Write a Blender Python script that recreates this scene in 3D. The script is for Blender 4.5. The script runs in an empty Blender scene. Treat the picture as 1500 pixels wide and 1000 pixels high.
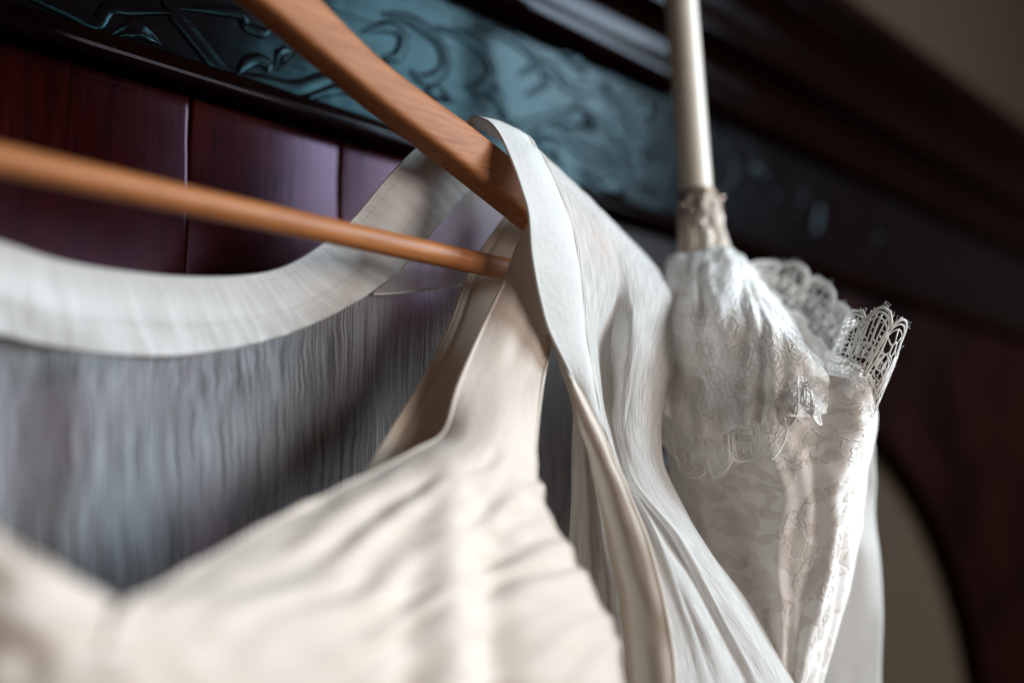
import bpy, bmesh, math, random
import numpy as np
from mathutils import Vector

rng = np.random.default_rng(7)
random.seed(7)
scene = bpy.context.scene
COL = scene.collection

# ------------------------------------------------------------------ camera, world, lights, exposure
CZ = 1.60                                   # eye height of the camera in the room
YAW = math.radians(44.7)                    # the wardrobe front recedes to the right
PITCH = math.atan(220 / 1500)
cam_d = bpy.data.cameras.new("camera")
cam_d.sensor_width = 36.0
cam_d.lens = 36.0
cam_d.clip_start = 0.02
cam_d.clip_end = 50.0
cam_d.dof.use_dof = True
cam_d.dof.focus_distance = 0.488
cam_d.dof.aperture_fstop = 1.9
cam_d.dof.aperture_blades = 0
cam = bpy.data.objects.new("camera", cam_d)
cam.location = (0, 0, CZ)
fx, fy = math.cos(YAW), math.sin(YAW)
FW = np.array([math.cos(PITCH) * fx, math.cos(PITCH) * fy, math.sin(PITCH)])
RT = np.array([math.sin(YAW), -math.cos(YAW), 0.0])
UP = np.cross(RT, FW)
cam.rotation_euler = Vector(FW).to_track_quat('-Z', 'Y').to_euler()
COL.objects.link(cam)
scene.camera = cam

world = bpy.data.worlds.new("World")
scene.world = world
world.use_nodes = True
bgn = world.node_tree.nodes["Background"]
bgn.inputs[0].default_value = (0.50, 0.35, 0.25, 1)
bgn.inputs[1].default_value = 0.10


def area(name, loc, target, sx, sy, power, color):
    l = bpy.data.lights.new(name, 'AREA')
    l.shape = 'RECTANGLE'
    l.size, l.size_y = sx, sy
    l.energy = power
    l.color = color
    o = bpy.data.objects.new(name, l)
    o.location = loc
    o.rotation_euler = (Vector(target) - Vector(loc)).to_track_quat('-Z', 'Y').to_euler()
    COL.objects.link(o)
    return o


# the tall window to the right of the wardrobe: cool daylight
area("window_light", (2.20, -1.47, CZ + 1.06), (0.45, 0.32, CZ + 0.05), 0.85, 1.25, 122, (0.72, 0.89, 1.0))
# unseen fill light, added low at the front right to brighten the cloth
area("fill_light", (1.15, -2.2, CZ + 0.22), (0.42, 0.3, CZ), 1.1, 0.9, 45, (1.0, 0.93, 0.88))

scene.view_settings.view_transform = 'Standard'
scene.view_settings.look = 'None'
scene.view_settings.exposure = 0.15
scene.view_settings.gamma = 1.0
scene.view_settings.use_curve_mapping = False
scene.render.engine = 'CYCLES'
scene.cycles.use_denoising = True
scene.cycles.adaptive_threshold = 0.02
scene.cycles.max_bounces = 7
scene.cycles.diffuse_bounces = 4
scene.cycles.glossy_bounces = 2
scene.cycles.transmission_bounces = 4
scene.cycles.transparent_max_bounces = 12
scene.cycles.caustics_reflective = False
scene.cycles.caustics_refractive = False


# ------------------------------------------------------------------ measuring helpers
def ray(px, py):
    return FW + (px - 750) / 1500 * RT + (500 - py) / 1500 * UP


def at(px, py, t):
    """point seen at (px, py) of the photograph, t metres away"""
    P = ray(px, py) * t
    return P + np.array([0, 0, CZ])


def on_y(px, py, Y):
    """point seen at (px, py) that stands Y metres in front (towards the wardrobe)"""
    k = ray(px, py)
    return k * (Y / k[1]) + np.array([0, 0, CZ])


def catmull(C, n):
    """C: (k, ...) control values -> (n, ...) Catmull-Rom samples through them"""
    C = np.asarray(C, float)
    k = len(C)
    ext = np.concatenate([[2 * C[0] - C[1]], C, [2 * C[-1] - C[-2]]])
    s = np.linspace(0, k - 1, n)
    i = np.minimum(s.astype(int), k - 2)
    f = (s - i).reshape((-1,) + (1,) * (C.ndim - 1))
    a, b, c, d = ext[i], ext[i + 1], ext[i + 2], ext[i + 3]
    return 0.5 * (2 * b + (c - a) * f + (2 * a - 5 * b + 4 * c - d) * f ** 2 + (3 * b - 3 * c + d - a) * f ** 3)


def normals(P):
    du = np.gradient(P, axis=0)
    dv = np.gradient(P, axis=1)
    n = np.cross(dv, du)
    return n / (np.linalg.norm(n, axis=2, keepdims=True) + 1e-12)


def smooth_noise(shape, cells, seed):
    """value noise on a grid, cells = (rows, cols)"""
    r = np.random.default_rng(seed)
    g = r.uniform(-1, 1, (cells[0] + 1, cells[1] + 1))
    g = catmull(g, shape[0])
    g = catmull(g.T, shape[1]).T
    return g


# ------------------------------------------------------------------ object helpers
def link(o, parent=None):
    COL.objects.link(o)
    if parent is not None:
        o.parent = parent
        o.matrix_parent_inverse = parent.matrix_basis.inverted()
    return o


def mesh_obj(name, verts, faces, mat, parent=None, smooth=True, uvs=None):
    me = bpy.data.meshes.new(name)
    me.from_pydata([tuple(v) for v in verts], [], [tuple(f) for f in faces])
    if uvs is not None:
        l = me.uv_layers.new(name="UVMap")
        idx = np.empty(len(me.loops), dtype=np.int32)
        me.loops.foreach_get("vertex_index", idx)
        l.data.foreach_set("uv", np.asarray(uvs, np.float32)[idx].ravel())
    if smooth:
        me.polygons.foreach_set("use_smooth", [True] * len(me.polygons))
    me.materials.append(mat)
    me.update()
    return link(bpy.data.objects.new(name, me), parent)


def thing(name, label, cat, loc):
    o = bpy.data.objects.new(name, None)
    o.empty_display_size = 0.02
    o.location = loc
    o["label"] = label
    o["category"] = cat
    COL.objects.link(o)
    return o


class MB:
    """collects pieces of one part"""
    def __init__(self):
        self.v, self.f, self.n = [], [], 0

    def add(self, verts, faces):
        self.v.extend(map(tuple, verts))
        self.f.extend(tuple(i + self.n for i in q) for q in faces)
        self.n += len(verts)

    def box(self, a, b):
        x0, y0, z0 = a
        x1, y1, z1 = b
        v = [(x0, y0, z0), (x1, y0, z0), (x1, y1, z0), (x0, y1, z0), (x0, y0, z1), (x1, y0, z1), (x1, y1, z1), (x0, y1, z1)]
        self.add(v, [(0, 3, 2, 1), (4, 5, 6, 7), (0, 1, 5, 4), (1, 2, 6, 5), (2, 3, 7, 6), (3, 0, 4, 7)])

    def tube(self, pts, rad, sides=6, closed=False, caps=True):
        P = np.asarray(pts, float)
        n = len(P)
        rad = np.broadcast_to(np.asarray(rad, float), (n,))
        if closed:
            T = np.roll(P, -1, 0) - np.roll(P, 1, 0)
        else:
            T = np.gradient(P, axis=0)
        T /= np.linalg.norm(T, axis=1, keepdims=True) + 1e-12
        ref = np.array([0.13, 0.31, 0.94])
        A = np.cross(T, ref)
        A /= np.linalg.norm(A, axis=1, keepdims=True) + 1e-12
        B = np.cross(T, A)
        th = np.linspace(0, 2 * np.pi, sides, endpoint=False)
        V = P[:, None] + rad[:, None, None] * (np.cos(th)[None, :, None] * A[:, None] + np.sin(th)[None, :, None] * B[:, None])
        f = []
        m = n if closed else n - 1
        for i in range(m):
            j = (i + 1) % n
            for k in range(sides):
                l = (k + 1) % sides
                f.append((i * sides + k, i * sides + l, j * sides + l, j * sides + k))
        if caps and not closed:
            f.append(tuple(range(sides))[::-1])
            f.append(tuple((n - 1) * sides + k for k in range(sides)))
        self.add(V.reshape(-1, 3), f)

    def braid(self, pts, nrm, rad, flat=0.38, sides=6):
        """flat braid lying in the surface whose normals are given"""
        P = np.asarray(pts, float)
        n = len(P)
        T = np.gradient(P, axis=0)
        T /= np.linalg.norm(T, axis=1, keepdims=True) + 1e-12
        B = nrm / (np.linalg.norm(nrm, axis=1, keepdims=True) + 1e-12)
        A = np.cross(T, B)
        A /= np.linalg.norm(A, axis=1, keepdims=True) + 1e-12
        th = np.linspace(0, 2 * np.pi, sides, endpoint=False)
        V = P[:, None] + rad * (np.cos(th)[None, :, None] * A[:, None] + flat * np.sin(th)[None, :, None] * B[:, None])
        f = []
        for i in range(n - 1):
            for k in range(sides):
                l = (k + 1) % sides
                f.append((i * sides + k, i * sides + l, (i + 1) * sides + l, (i + 1) * sides + k))
        f.append(tuple(range(sides))[::-1])
        f.append(tuple((n - 1) * sides + k for k in range(sides)))
        self.add(V.reshape(-1, 3), f)

    def sphere(self, c, r, seg=10, rings=6):
        v = [(c[0], c[1], c[2] - r)]
        for i in range(1, rings):
            ph = -math.pi / 2 + math.pi * i / rings
            for k in range(seg):
                th = 2 * math.pi * k / seg
                v.append((c[0] + r * math.cos(ph) * math.cos(th), c[1] + r * math.cos(ph) * math.sin(th), c[2] + r * math.sin(ph)))
        v.append((c[0], c[1], c[2] + r))
        f = [(0, 1 + (k + 1) % seg, 1 + k) for k in range(seg)]
        for i in range(rings - 2):
            for k in range(seg):
                a = 1 + i * seg + k
                b = 1 + i * seg + (k + 1) % seg
                f.append((a, b, b + seg, a + seg))
        last = len(v) - 1
        o = 1 + (rings - 2) * seg
        f += [(o + k, o + (k + 1) % seg, last) for k in range(seg)]
        self.add(v, f)

    def build(self, name, mat, parent=None, smooth=True, uvs=None):
        return mesh_obj(name, self.v, self.f, mat, parent, smooth, uvs)


def grid_faces(nu, nv, wrap=False):
    f = []
    for i in range(nu - 1):
        for j in range(nv if wrap else nv - 1):
            k = (j + 1) % nv
            f.append((i * nv + j, i * nv + k, (i + 1) * nv + k, (i + 1) * nv + j))
    return f


def metric_uv(P):
    du = np.linalg.norm(np.diff(P, axis=0), axis=2).mean(1)
    dv = np.linalg.norm(np.diff(P, axis=1), axis=2).mean(0)
    a = np.concatenate([[0], np.cumsum(du)])
    b = np.concatenate([[0], np.cumsum(dv)])
    return np.stack(np.meshgrid(b, a), -1).reshape(-1, 2)


def surface(rows, nu, nv):
    P = np.asarray(rows, float)
    P = catmull(P, nu)
    P = catmull(P.transpose(1, 0, 2), nv).transpose(1, 0, 2)
    return P


def cloth(name, P, mat, parent, disp=None, thick=0.0, uv=None):
    nu, nv = P.shape[:2]
    if disp is not None:
        P = P + normals(P) * disp[:, :, None]
    o = mesh_obj(name, P.reshape(-1, 3), grid_faces(nu, nv), mat, parent, True, metric_uv(P) if uv is None else uv)
    if thick:
        m = o.modifiers.new("cloth thickness", 'SOLIDIFY')
        m.thickness = thick
        m.offset = 0.0
    return P, o


def UVg(nu, nv):
    a, b = np.meshgrid(np.linspace(0, 1, nu), np.linspace(0, 1, nv), indexing='ij')
    return a, b


# ------------------------------------------------------------------ materials
def new_mat(name):
    m = bpy.data.materials.new(name)
    m.use_nodes = True
    nt = m.node_tree
    nt.nodes.clear()
    out = nt.nodes.new("ShaderNodeOutputMaterial")
    return m, nt, out


def N(nt, typ, **kw):
    n = nt.nodes.new(typ)
    for k, v in kw.items():
        setattr(n, k, v)
    return n


def fabric(name, col, col2=None, transl=0.3, opac=(1.0, 1.0), crinkle=0.0, crinkle_scale=(620, 14), weave=0.25,
           weave_scale=2600, rough_bump=0.0, sheen=0.15, blotch=0.0):
    """woven cloth: diffuse + translucent, optional crinkle running down the cloth, optional sheer gaps"""
    m, nt, out = new_mat(name)
    L = nt.links.new
    uv = N(nt, "ShaderNodeUVMap")
    mp = N(nt, "ShaderNodeMapping")
    mp.inputs["Scale"].default_value = (crinkle_scale[0], crinkle_scale[1], 1)
    # slow meander so the crinkles are not ruled straight
    mn = N(nt, "ShaderNodeTexNoise")
    mn.inputs["Scale"].default_value = 45
    mn.inputs["Detail"].default_value = 2
    L(uv.outputs[0], mn.inputs["Vector"])
    sub = N(nt, "ShaderNodeVectorMath", operation='SUBTRACT')
    sub.inputs[1].default_value = (0.5, 0.5, 0.5)
    L(mn.outputs["Color"], sub.inputs[0])
    sc = N(nt, "ShaderNodeVectorMath", operation='SCALE')
    sc.inputs["Scale"].default_value = 0.0050
    L(sub.outputs[0], sc.inputs[0])
    ad = N(nt, "ShaderNodeVectorMath", operation='ADD')
    L(uv.outputs[0], ad.inputs[0])
    L(sc.outputs[0], ad.inputs[1])
    L(ad.outputs[0], mp.inputs["Vector"])
    cn = N(nt, "ShaderNodeTexNoise")
    cn.inputs["Scale"].default_value = 1.0
    cn.inputs["Detail"].default_value = 1.4
    cn.inputs["Roughness"].default_value = 0.45
    L(mp.outputs[0], cn.inputs["Vector"])
    # weave
    wn = N(nt, "ShaderNodeTexNoise")
    wn.inputs["Scale"].default_value = weave_scale
    wn.inputs["Detail"].default_value = 1
    L(uv.outputs[0], wn.inputs["Vector"])
    bn = N(nt, "ShaderNodeTexNoise")
    bn.inputs["Scale"].default_value = 60
    bn.inputs["Detail"].default_value = 4
    L(uv.outputs[0], bn.inputs["Vector"])
    b1 = N(nt, "ShaderNodeBump")
    b1.inputs["Strength"].default_value = crinkle
    b1.inputs["Distance"].default_value = 0.0012
    L(cn.outputs["Fac"], b1.inputs["Height"])
    b2 = N(nt, "ShaderNodeBump")
    b2.inputs["Strength"].default_value = weave
    b2.inputs["Distance"].default_value = 0.0003
    L(wn.outputs["Fac"], b2.inputs["Height"])
    L(b1.outputs[0], b2.inputs["Normal"])
    b3 = N(nt, "ShaderNodeBump")
    b3.inputs["Strength"].default_value = rough_bump
    b3.inputs["Distance"].default_value = 0.002
    L(bn.outputs["Fac"], b3.inputs["Height"])
    L(b2.outputs[0], b3.inputs["Normal"])
    mixc = N(nt, "ShaderNodeMix", data_type='RGBA')
    mixc.inputs[6].default_value = (*col, 1)
    mixc.inputs[7].default_value = (*(col2 or [c * 0.9 for c in col]), 1)
    L(bn.outputs["Fac"], mixc.inputs[0])
    df = N(nt, "ShaderNodeBsdfPrincipled")
    df.inputs["Roughness"].default_value = 0.75
    df.inputs["Specular IOR Level"].default_value = 0.25
    df.inputs["Sheen Weight"].default_value = sheen
    L(mixc.outputs[2], df.inputs["Base Color"])
    L(b3.outputs[0], df.inputs["Normal"])
    tr = N(nt, "ShaderNodeBsdfTranslucent")
    L(mixc.outputs[2], tr.inputs["Color"])
    L(b3.outputs[0], tr.inputs["Normal"])
    mx = N(nt, "ShaderNodeMixShader")
    mx.inputs[0].default_value = transl
    L(df.outputs[0], mx.inputs[1])
    L(tr.outputs[0], mx.inputs[2])
    if opac[0] < 1 or opac[1] < 1:
        rp = N(nt, "ShaderNodeMapRange")
        rp.inputs["From Min"].default_value = 0.34
        rp.inputs["From Max"].default_value = 0.66
        rp.inputs["To Min"].default_value = opac[0]
        rp.inputs["To Max"].default_value = opac[1]
        L(cn.outputs["Fac"], rp.inputs["Value"])
        tp = N(nt, "ShaderNodeBsdfTransparent")
        m2 = N(nt, "ShaderNodeMixShader")
        L(rp.outputs[0], m2.inputs[0])
        L(tp.outputs[0], m2.inputs[1])
        L(mx.outputs[0], m2.inputs[2])
        L(m2.outputs[0], out.inputs[0])
    else:
        L(mx.outputs[0], out.inputs[0])
    return m


def lace_body(name, col, opac=(0.93, 1.0), transl=0.16, bump=0.65):
    """lace cloth: dense flower motifs on finer net"""
    m, nt, out = new_mat(name)
    L = nt.links.new
    uv = N(nt, "ShaderNodeUVMap")
    n0 = N(nt, "ShaderNodeTexNoise")
    n0.inputs["Scale"].default_value = 130
    n0.inputs["Detail"].default_value = 2
    L(uv.outputs[0], n0.inputs["Vector"])
    sc = N(nt, "ShaderNodeVectorMath", operation='SCALE')
    sc.inputs["Scale"].default_value = 0.007
    L(n0.outputs["Color"], sc.inputs[0])
    ad = N(nt, "ShaderNodeVectorMath", operation='ADD')
    L(uv.outputs[0], ad.inputs[0])
    L(sc.outputs[0], ad.inputs[1])
    v1 = N(nt, "ShaderNodeTexVoronoi", feature='DISTANCE_TO_EDGE')
    v1.inputs["Scale"].default_value = 62
    L(ad.outputs[0], v1.inputs["Vector"])
    v1c = N(nt, "ShaderNodeTexVoronoi", feature='F1')
    v1c.inputs["Scale"].default_value = 62
    L(ad.outputs[0], v1c.inputs["Vector"])
    v2 = N(nt, "ShaderNodeTexVoronoi", feature='DISTANCE_TO_EDGE')
    v2.inputs["Scale"].default_value = 900
    L(uv.outputs[0], v2.inputs["Vector"])
    # motif mask: some of the big cells are dense
    sep = N(nt, "ShaderNodeSeparateColor")
    L(v1c.outputs["Color"], sep.inputs[0])
    dense = N(nt, "ShaderNodeMapRange")
    dense.inputs["From Min"].default_value = 0.45
    dense.inputs["From Max"].default_value = 0.50
    L(sep.outputs[0], dense.inputs["Value"])
    cord = N(nt, "ShaderNodeMapRange")
    cord.inputs["From Min"].default_value = 0.0
    cord.inputs["From Max"].default_value = 0.09
    cord.inputs["To Min"].default_value = 1
    cord.inputs["To Max"].default_value = 0
    L(v1.outputs[0], cord.inputs["Value"])
    net = N(nt, "ShaderNodeMapRange")
    net.inputs["From Min"].default_value = 0.05
    net.inputs["From Max"].default_value = 0.22
    net.inputs["To Min"].default_value = 1
    net.inputs["To Max"].default_value = 0
    L(v2.outputs[0], net.inputs["Value"])
    mx1 = N(nt, "ShaderNodeMath", operation='MAXIMUM')
    L(cord.outputs[0], mx1.inputs[0])
    L(dense.outputs[0], mx1.inputs[1])
    hn = N(nt, "ShaderNodeMath", operation='MULTIPLY')
    hn.inputs[1].default_value = 0.35
    L(net.outputs[0], hn.inputs[0])
    mx2 = N(nt, "ShaderNodeMath", operation='MAXIMUM')
    L(mx1.outputs[0], mx2.inputs[0])
    L(hn.outputs[0], mx2.inputs[1])
    bp = N(nt, "ShaderNodeBump")
    bp.inputs["Strength"].default_value = bump
    bp.inputs["Distance"].default_value = 0.0006
    L(mx2.outputs[0], bp.inputs["Height"])
    op = N(nt, "ShaderNodeMapRange")
    op.inputs["To Min"].default_value = opac[0]
    op.inputs["To Max"].default_value = opac[1]
    L(mx2.outputs[0], op.inputs["Value"])
    df = N(nt, "ShaderNodeBsdfPrincipled")
    lc = N(nt, "ShaderNodeMix", data_type='RGBA')
    lc.inputs[6].default_value = (col[0] * 0.96, col[1] * 0.95, col[2] * 0.93, 1)
    lc.inputs[7].default_value = (min(1, col[0] * 1.05), min(1, col[1] * 1.07), min(1, col[2] * 1.12), 1)
    L(mx2.outputs[0], lc.inputs[0])
    L(lc.outputs[2], df.inputs["Base Color"])
    df.inputs["Roughness"].default_value = 0.6
    df.inputs["Specular IOR Level"].default_value = 0.12
    L(bp.outputs[0], df.inputs["Normal"])
    tr = N(nt, "ShaderNodeBsdfTranslucent")
    tr.inputs["Color"].default_value = (*col, 1)
    mx = N(nt, "ShaderNodeMixShader")
    mx.inputs[0].default_value = transl
    L(df.outputs[0], mx.inputs[1])
    L(tr.outputs[0], mx.inputs[2])
    if opac[0] > 0.92:
        L(mx.outputs[0], out.inputs[0])
        return m
    tp = N(nt, "ShaderNodeBsdfTransparent")
    m2 = N(nt, "ShaderNodeMixShader")
    L(op.outputs[0], m2.inputs[0])
    L(tp.outputs[0], m2.inputs[1])
    L(mx.outputs[0], m2.inputs[2])
    L(m2.outputs[0], out.inputs[0])
    return m


def wood(name, c1, c2, rough=0.3, coat=0.3, scale=(8, 8, 1.2), bump=0.15, stain=None, spec=0.5, rough_var=0.15, tint=(1, 1, 1)):
    m, nt, out = new_mat(name)
    L = nt.links.new
    tc = N(nt, "ShaderNodeTexCoord")
    mp = N(nt, "ShaderNodeMapping")
    mp.inputs["Scale"].default_value = scale
    L(tc.outputs["Object"], mp.inputs["Vector"])
    n1 = N(nt, "ShaderNodeTexNoise")
    n1.inputs["Scale"].default_value = 14
    n1.inputs["Detail"].default_value = 6
    n1.inputs["Roughness"].default_value = 0.6
    n1.inputs["Distortion"].default_value = 0.6
    L(mp.outputs[0], n1.inputs["Vector"])
    n2 = N(nt, "ShaderNodeTexNoise")
    n2.inputs["Scale"].default_value = 9
    n2.inputs["Detail"].default_value = 3
    L(tc.outputs["Object"], n2.inputs["Vector"])
    cr = N(nt, "ShaderNodeMix", data_type='RGBA')
    cr.inputs[6].default_value = (*c1, 1)
    cr.inputs[7].default_value = (*c2, 1)
    rr = N(nt, "ShaderNodeMapRange")
    rr.inputs["From Min"].default_value = 0.3
    rr.inputs["From Max"].default_value = 0.7
    L(n1.outputs["Fac"], rr.inputs["Value"])
    L(rr.outputs[0], cr.inputs[0])
    colout = cr.outputs[2]
    if stain:
        st = N(nt, "ShaderNodeMix", data_type='RGBA')
        r2 = N(nt, "ShaderNodeMapRange")
        r2.inputs["From Min"].default_value = 0.45
        r2.inputs["From Max"].default_value = 0.65
        L(n2.outputs["Fac"], r2.inputs["Value"])
        L(r2.outputs[0], st.inputs[0])
        L(colout, st.inputs[6])
        st.inputs[7].default_value = (*stain, 1)
        colout = st.outputs[2]
    ro = N(nt, "ShaderNodeMapRange")
    ro.inputs["To Min"].default_value = max(0.05, rough - rough_var)
    ro.inputs["To Max"].default_value = rough + rough_var
    L(n2.outputs["Fac"], ro.inputs["Value"])
    bp = N(nt, "ShaderNodeBump")
    bp.inputs["Strength"].default_value = bump
    bp.inputs["Distance"].default_value = 0.0008
    L(n1.outputs["Fac"], bp.inputs["Height"])
    b2 = N(nt, "ShaderNodeBump")
    b2.inputs["Strength"].default_value = bump
    b2.inputs["Distance"].default_value = 0.006
    L(n2.outputs["Fac"], b2.inputs["Height"])
    L(bp.outputs[0], b2.inputs["Normal"])
    p = N(nt, "ShaderNodeBsdfPrincipled")
    L(colout, p.inputs["Base Color"])
    L(ro.outputs[0], p.inputs["Roughness"])
    p.inputs["Specular IOR Level"].default_value = spec
    p.inputs["Specular Tint"].default_value = (*tint, 1)
    p.inputs["Coat Tint"].default_value = (1, 1, 1, 1)
    p.inputs["Coat Weight"].default_value = coat
    p.inputs["Coat Roughness"].default_value = max(0.05, rough - 0.05)
    L(b2.outputs[0], p.inputs["Normal"])
    L(p.outputs[0], out.inputs[0])
    return m


def plain(name, col, rough=0.5, metal=0.0, bump=0.1, scale=60, spec=0.5):
    m, nt, out = new_mat(name)
    L = nt.links.new
    tc = N(nt, "ShaderNodeTexCoord")
    n1 = N(nt, "ShaderNodeTexNoise")
    n1.inputs["Scale"].default_value = scale
    n1.inputs["Detail"].default_value = 4
    L(tc.outputs["Object"], n1.inputs["Vector"])
    mixc = N(nt, "ShaderNodeMix", data_type='RGBA')
    mixc.inputs[6].default_value = (*[c * 0.88 for c in col], 1)
    mixc.inputs[7].default_value = (*[min(1, c * 1.08) for c in col], 1)
    L(n1.outputs["Fac"], mixc.inputs[0])
    bp = N(nt, "ShaderNodeBump")
    bp.inputs["Strength"].default_value = bump
    bp.inputs["Distance"].default_value = 0.002
    L(n1.outputs["Fac"], bp.inputs["Height"])
    p = N(nt, "ShaderNodeBsdfPrincipled")
    L(mixc.outputs[2], p.inputs["Base Color"])
    p.inputs["Roughness"].default_value = rough
    p.inputs["Metallic"].default_value = metal
    p.inputs["Specular IOR Level"].default_value = spec
    L(bp.outputs[0], p.inputs["Normal"])
    L(p.outputs[0], out.inputs[0])
    return m


M = {}
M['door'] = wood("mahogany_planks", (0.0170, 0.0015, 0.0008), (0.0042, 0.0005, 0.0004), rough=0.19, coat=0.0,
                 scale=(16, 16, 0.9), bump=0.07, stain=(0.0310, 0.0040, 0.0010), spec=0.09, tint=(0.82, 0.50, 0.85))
M['side_door'] = wood("mahogany_painted_shade", (0.0042, 0.0006, 0.0005), (0.0015, 0.0003, 0.0003), rough=0.30, coat=0.0,
                      scale=(16, 16, 0.9), bump=0.07, stain=(0.0062, 0.0010, 0.0006), spec=0.03)  # same mahogany as the planks, light falloff darkened into its colour
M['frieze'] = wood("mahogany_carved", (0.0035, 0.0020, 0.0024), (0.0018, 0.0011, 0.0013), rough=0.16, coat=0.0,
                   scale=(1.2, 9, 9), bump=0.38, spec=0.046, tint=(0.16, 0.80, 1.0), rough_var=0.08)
M['cornice'] = wood("mahogany_moulding", (0.0034, 0.0008, 0.0005), (0.0012, 0.0004, 0.0003), rough=0.13, coat=0.0,
                    scale=(0.8, 9, 9), bump=0.08, rough_var=0.06, spec=0.045, tint=(0.75, 0.80, 1.0))
M['hanger'] = wood("beech_varnished", (0.38, 0.150, 0.056), (0.215, 0.068, 0.021), rough=0.58, coat=0.0, spec=0.25,
                   scale=(3.0, 42, 42), bump=0.10, rough_var=0.08)
M['bar'] = wood("beech_bar", (0.40, 0.148, 0.046), (0.235, 0.073, 0.020), rough=0.50, coat=0.0, spec=0.3,
                scale=(2.5, 40, 40), bump=0.06, rough_var=0.08)
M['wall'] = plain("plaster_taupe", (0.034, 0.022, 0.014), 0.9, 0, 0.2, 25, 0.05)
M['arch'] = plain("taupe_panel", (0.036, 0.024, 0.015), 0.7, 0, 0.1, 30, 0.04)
M['metal'] = plain("steel", (0.62, 0.60, 0.57), 0.25, 1.0, 0.02)
M['bead'] = plain("pearl_bead", (0.55, 0.42, 0.36), 0.12, 0.8, 0.02)
M['collar'] = plain("antique_brass", (0.32, 0.23, 0.16), 0.42, 0.55, 0.3, 300)
M['shaft'] = plain("ivory_lacquer", (0.66, 0.58, 0.49), 0.40, 0, 0.05, 90)
IV = (0.80, 0.745, 0.685)
M['bodice'] = fabric("ivory_crepe", (0.79, 0.70, 0.63), (0.765, 0.645, 0.55), transl=0.28, weave=0.15, rough_bump=0.25)
M['strap'] = fabric("ivory_lining", (0.72, 0.60, 0.49), (0.69, 0.57, 0.46), transl=0.32, weave=0.5, weave_scale=1500, rough_bump=0.15)
M['band'] = fabric("ivory_band", (0.85, 0.84, 0.83), (0.82, 0.80, 0.78), transl=0.38, weave=0.5, crinkle=0.45,
                   crinkle_scale=(260, 20), opac=(0.84, 0.94), rough_bump=0.35)
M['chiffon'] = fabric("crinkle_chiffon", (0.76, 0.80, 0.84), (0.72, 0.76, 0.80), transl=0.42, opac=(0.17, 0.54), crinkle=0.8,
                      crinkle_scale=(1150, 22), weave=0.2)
M['yoke'] = fabric("doubled_chiffon", (0.78, 0.72, 0.66), None, transl=0.45, opac=(0.5, 0.66), crinkle=0.3, weave=0.2)
M['overlay'] = fabric("crinkled_overlay", (0.87, 0.84, 0.81), (0.85, 0.81, 0.77), transl=0.40, opac=(0.66, 0.93), crinkle=0.5,
                      crinkle_scale=(1000, 70), weave=0.2)
M['facing'] = fabric("white_facing", (0.80, 0.785, 0.765), (0.77, 0.75, 0.725), transl=0.30, weave=0.6, crinkle=0.2,
                     crinkle_scale=(420, 260), rough_bump=0.3)
M['hem'] = fabric("hem_cloth", (0.86, 0.78, 0.70), (0.84, 0.75, 0.66), transl=0.40, weave=0.3, crinkle=0.3, crinkle_scale=(500, 12))
M['inner'] = fabric("inner_chiffon", (0.80, 0.73, 0.65), (0.76, 0.68, 0.6), transl=0.45, opac=(0.55, 0.85), crinkle=0.9,
                    crinkle_scale=(1100, 24))
M['thread'] = fabric("lace_thread", (0.93, 0.905, 0.87), None, transl=0.08, weave=0.0)
M['lace'] = lace_body("lace_cloth", (0.92, 0.86, 0.80))
M['tulle'] = lace_body("gathered_tulle", (0.98, 0.94, 0.90), (0.90, 1.0), 0.18, 0.35)
M['stitch'] = plain("dark_stitch", (0.50, 0.44, 0.40), 0.8, 0, 0.0)  # darker colour of the dashed band stitches

# ------------------------------------------------------------------ setting
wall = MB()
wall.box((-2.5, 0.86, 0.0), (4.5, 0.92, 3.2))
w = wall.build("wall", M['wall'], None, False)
w["kind"] = "structure"

# ------------------------------------------------------------------ wardrobe
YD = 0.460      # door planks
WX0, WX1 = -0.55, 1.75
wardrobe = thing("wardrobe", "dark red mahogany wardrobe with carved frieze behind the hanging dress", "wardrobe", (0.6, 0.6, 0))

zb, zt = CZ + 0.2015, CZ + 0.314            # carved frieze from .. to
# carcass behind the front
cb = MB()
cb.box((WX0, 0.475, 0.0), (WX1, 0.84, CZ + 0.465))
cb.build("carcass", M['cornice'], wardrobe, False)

# planks of the front, each its own board with worn edges
edges_x = [WX0, -0.36, -0.17, -0.02, 0.105, 0.2365, 0.327, 0.47]


def plank(x0, x1, seed, z1=zb - 0.006):
    r = np.random.default_rng(seed)
    zs = np.linspace(0.02, z1, 60)
    # finer towards the top where it is seen
    zs = np.concatenate([np.linspace(0.02, CZ - 0.35, 6), np.linspace(CZ - 0.34, z1, 70)])
    n = len(zs)
    g = 0.00012
    wob = catmull(r.normal(0, 0.00045, 24), n)
    wob2 = catmull(r.normal(0, 0.00045, 24), n)
    a = x0 + g + wob + np.abs(r.normal(0, 0.00012, n))
    b = x1 - g + wob2 - np.abs(r.normal(0, 0.00012, n))
    y = YD + r.normal(0, 0.0004)
    bow = 0.0
    v, f = [], []
    xs = [0, 0.008, 0.02, 0.5, 0.98, 0.992, 1]
    for i in range(n):
        for k, s in enumerate(xs):
            yy = y + (0.0005 if k in (0, 6) else 0.0001 if k in (1, 5) else 0) + bow * (1 - (2 * s - 1) ** 2)
            v.append((a[i] * (1 - s) + b[i] * s, yy, zs[i]))
        v.append((b[i], YD + 0.013, zs[i]))
        v.append((a[i], YD + 0.013, zs[i]))
    K = len(xs) + 2
    for i in range(n - 1):
        for k in range(K):
            l = (k + 1) % K
            f.append((i * K + k, i * K + l, (i + 1) * K + l, (i + 1) * K + k))
    f.append(tuple(range(K)))
    return mesh_obj("plank", v, f, M['door'], wardrobe, True)


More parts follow.
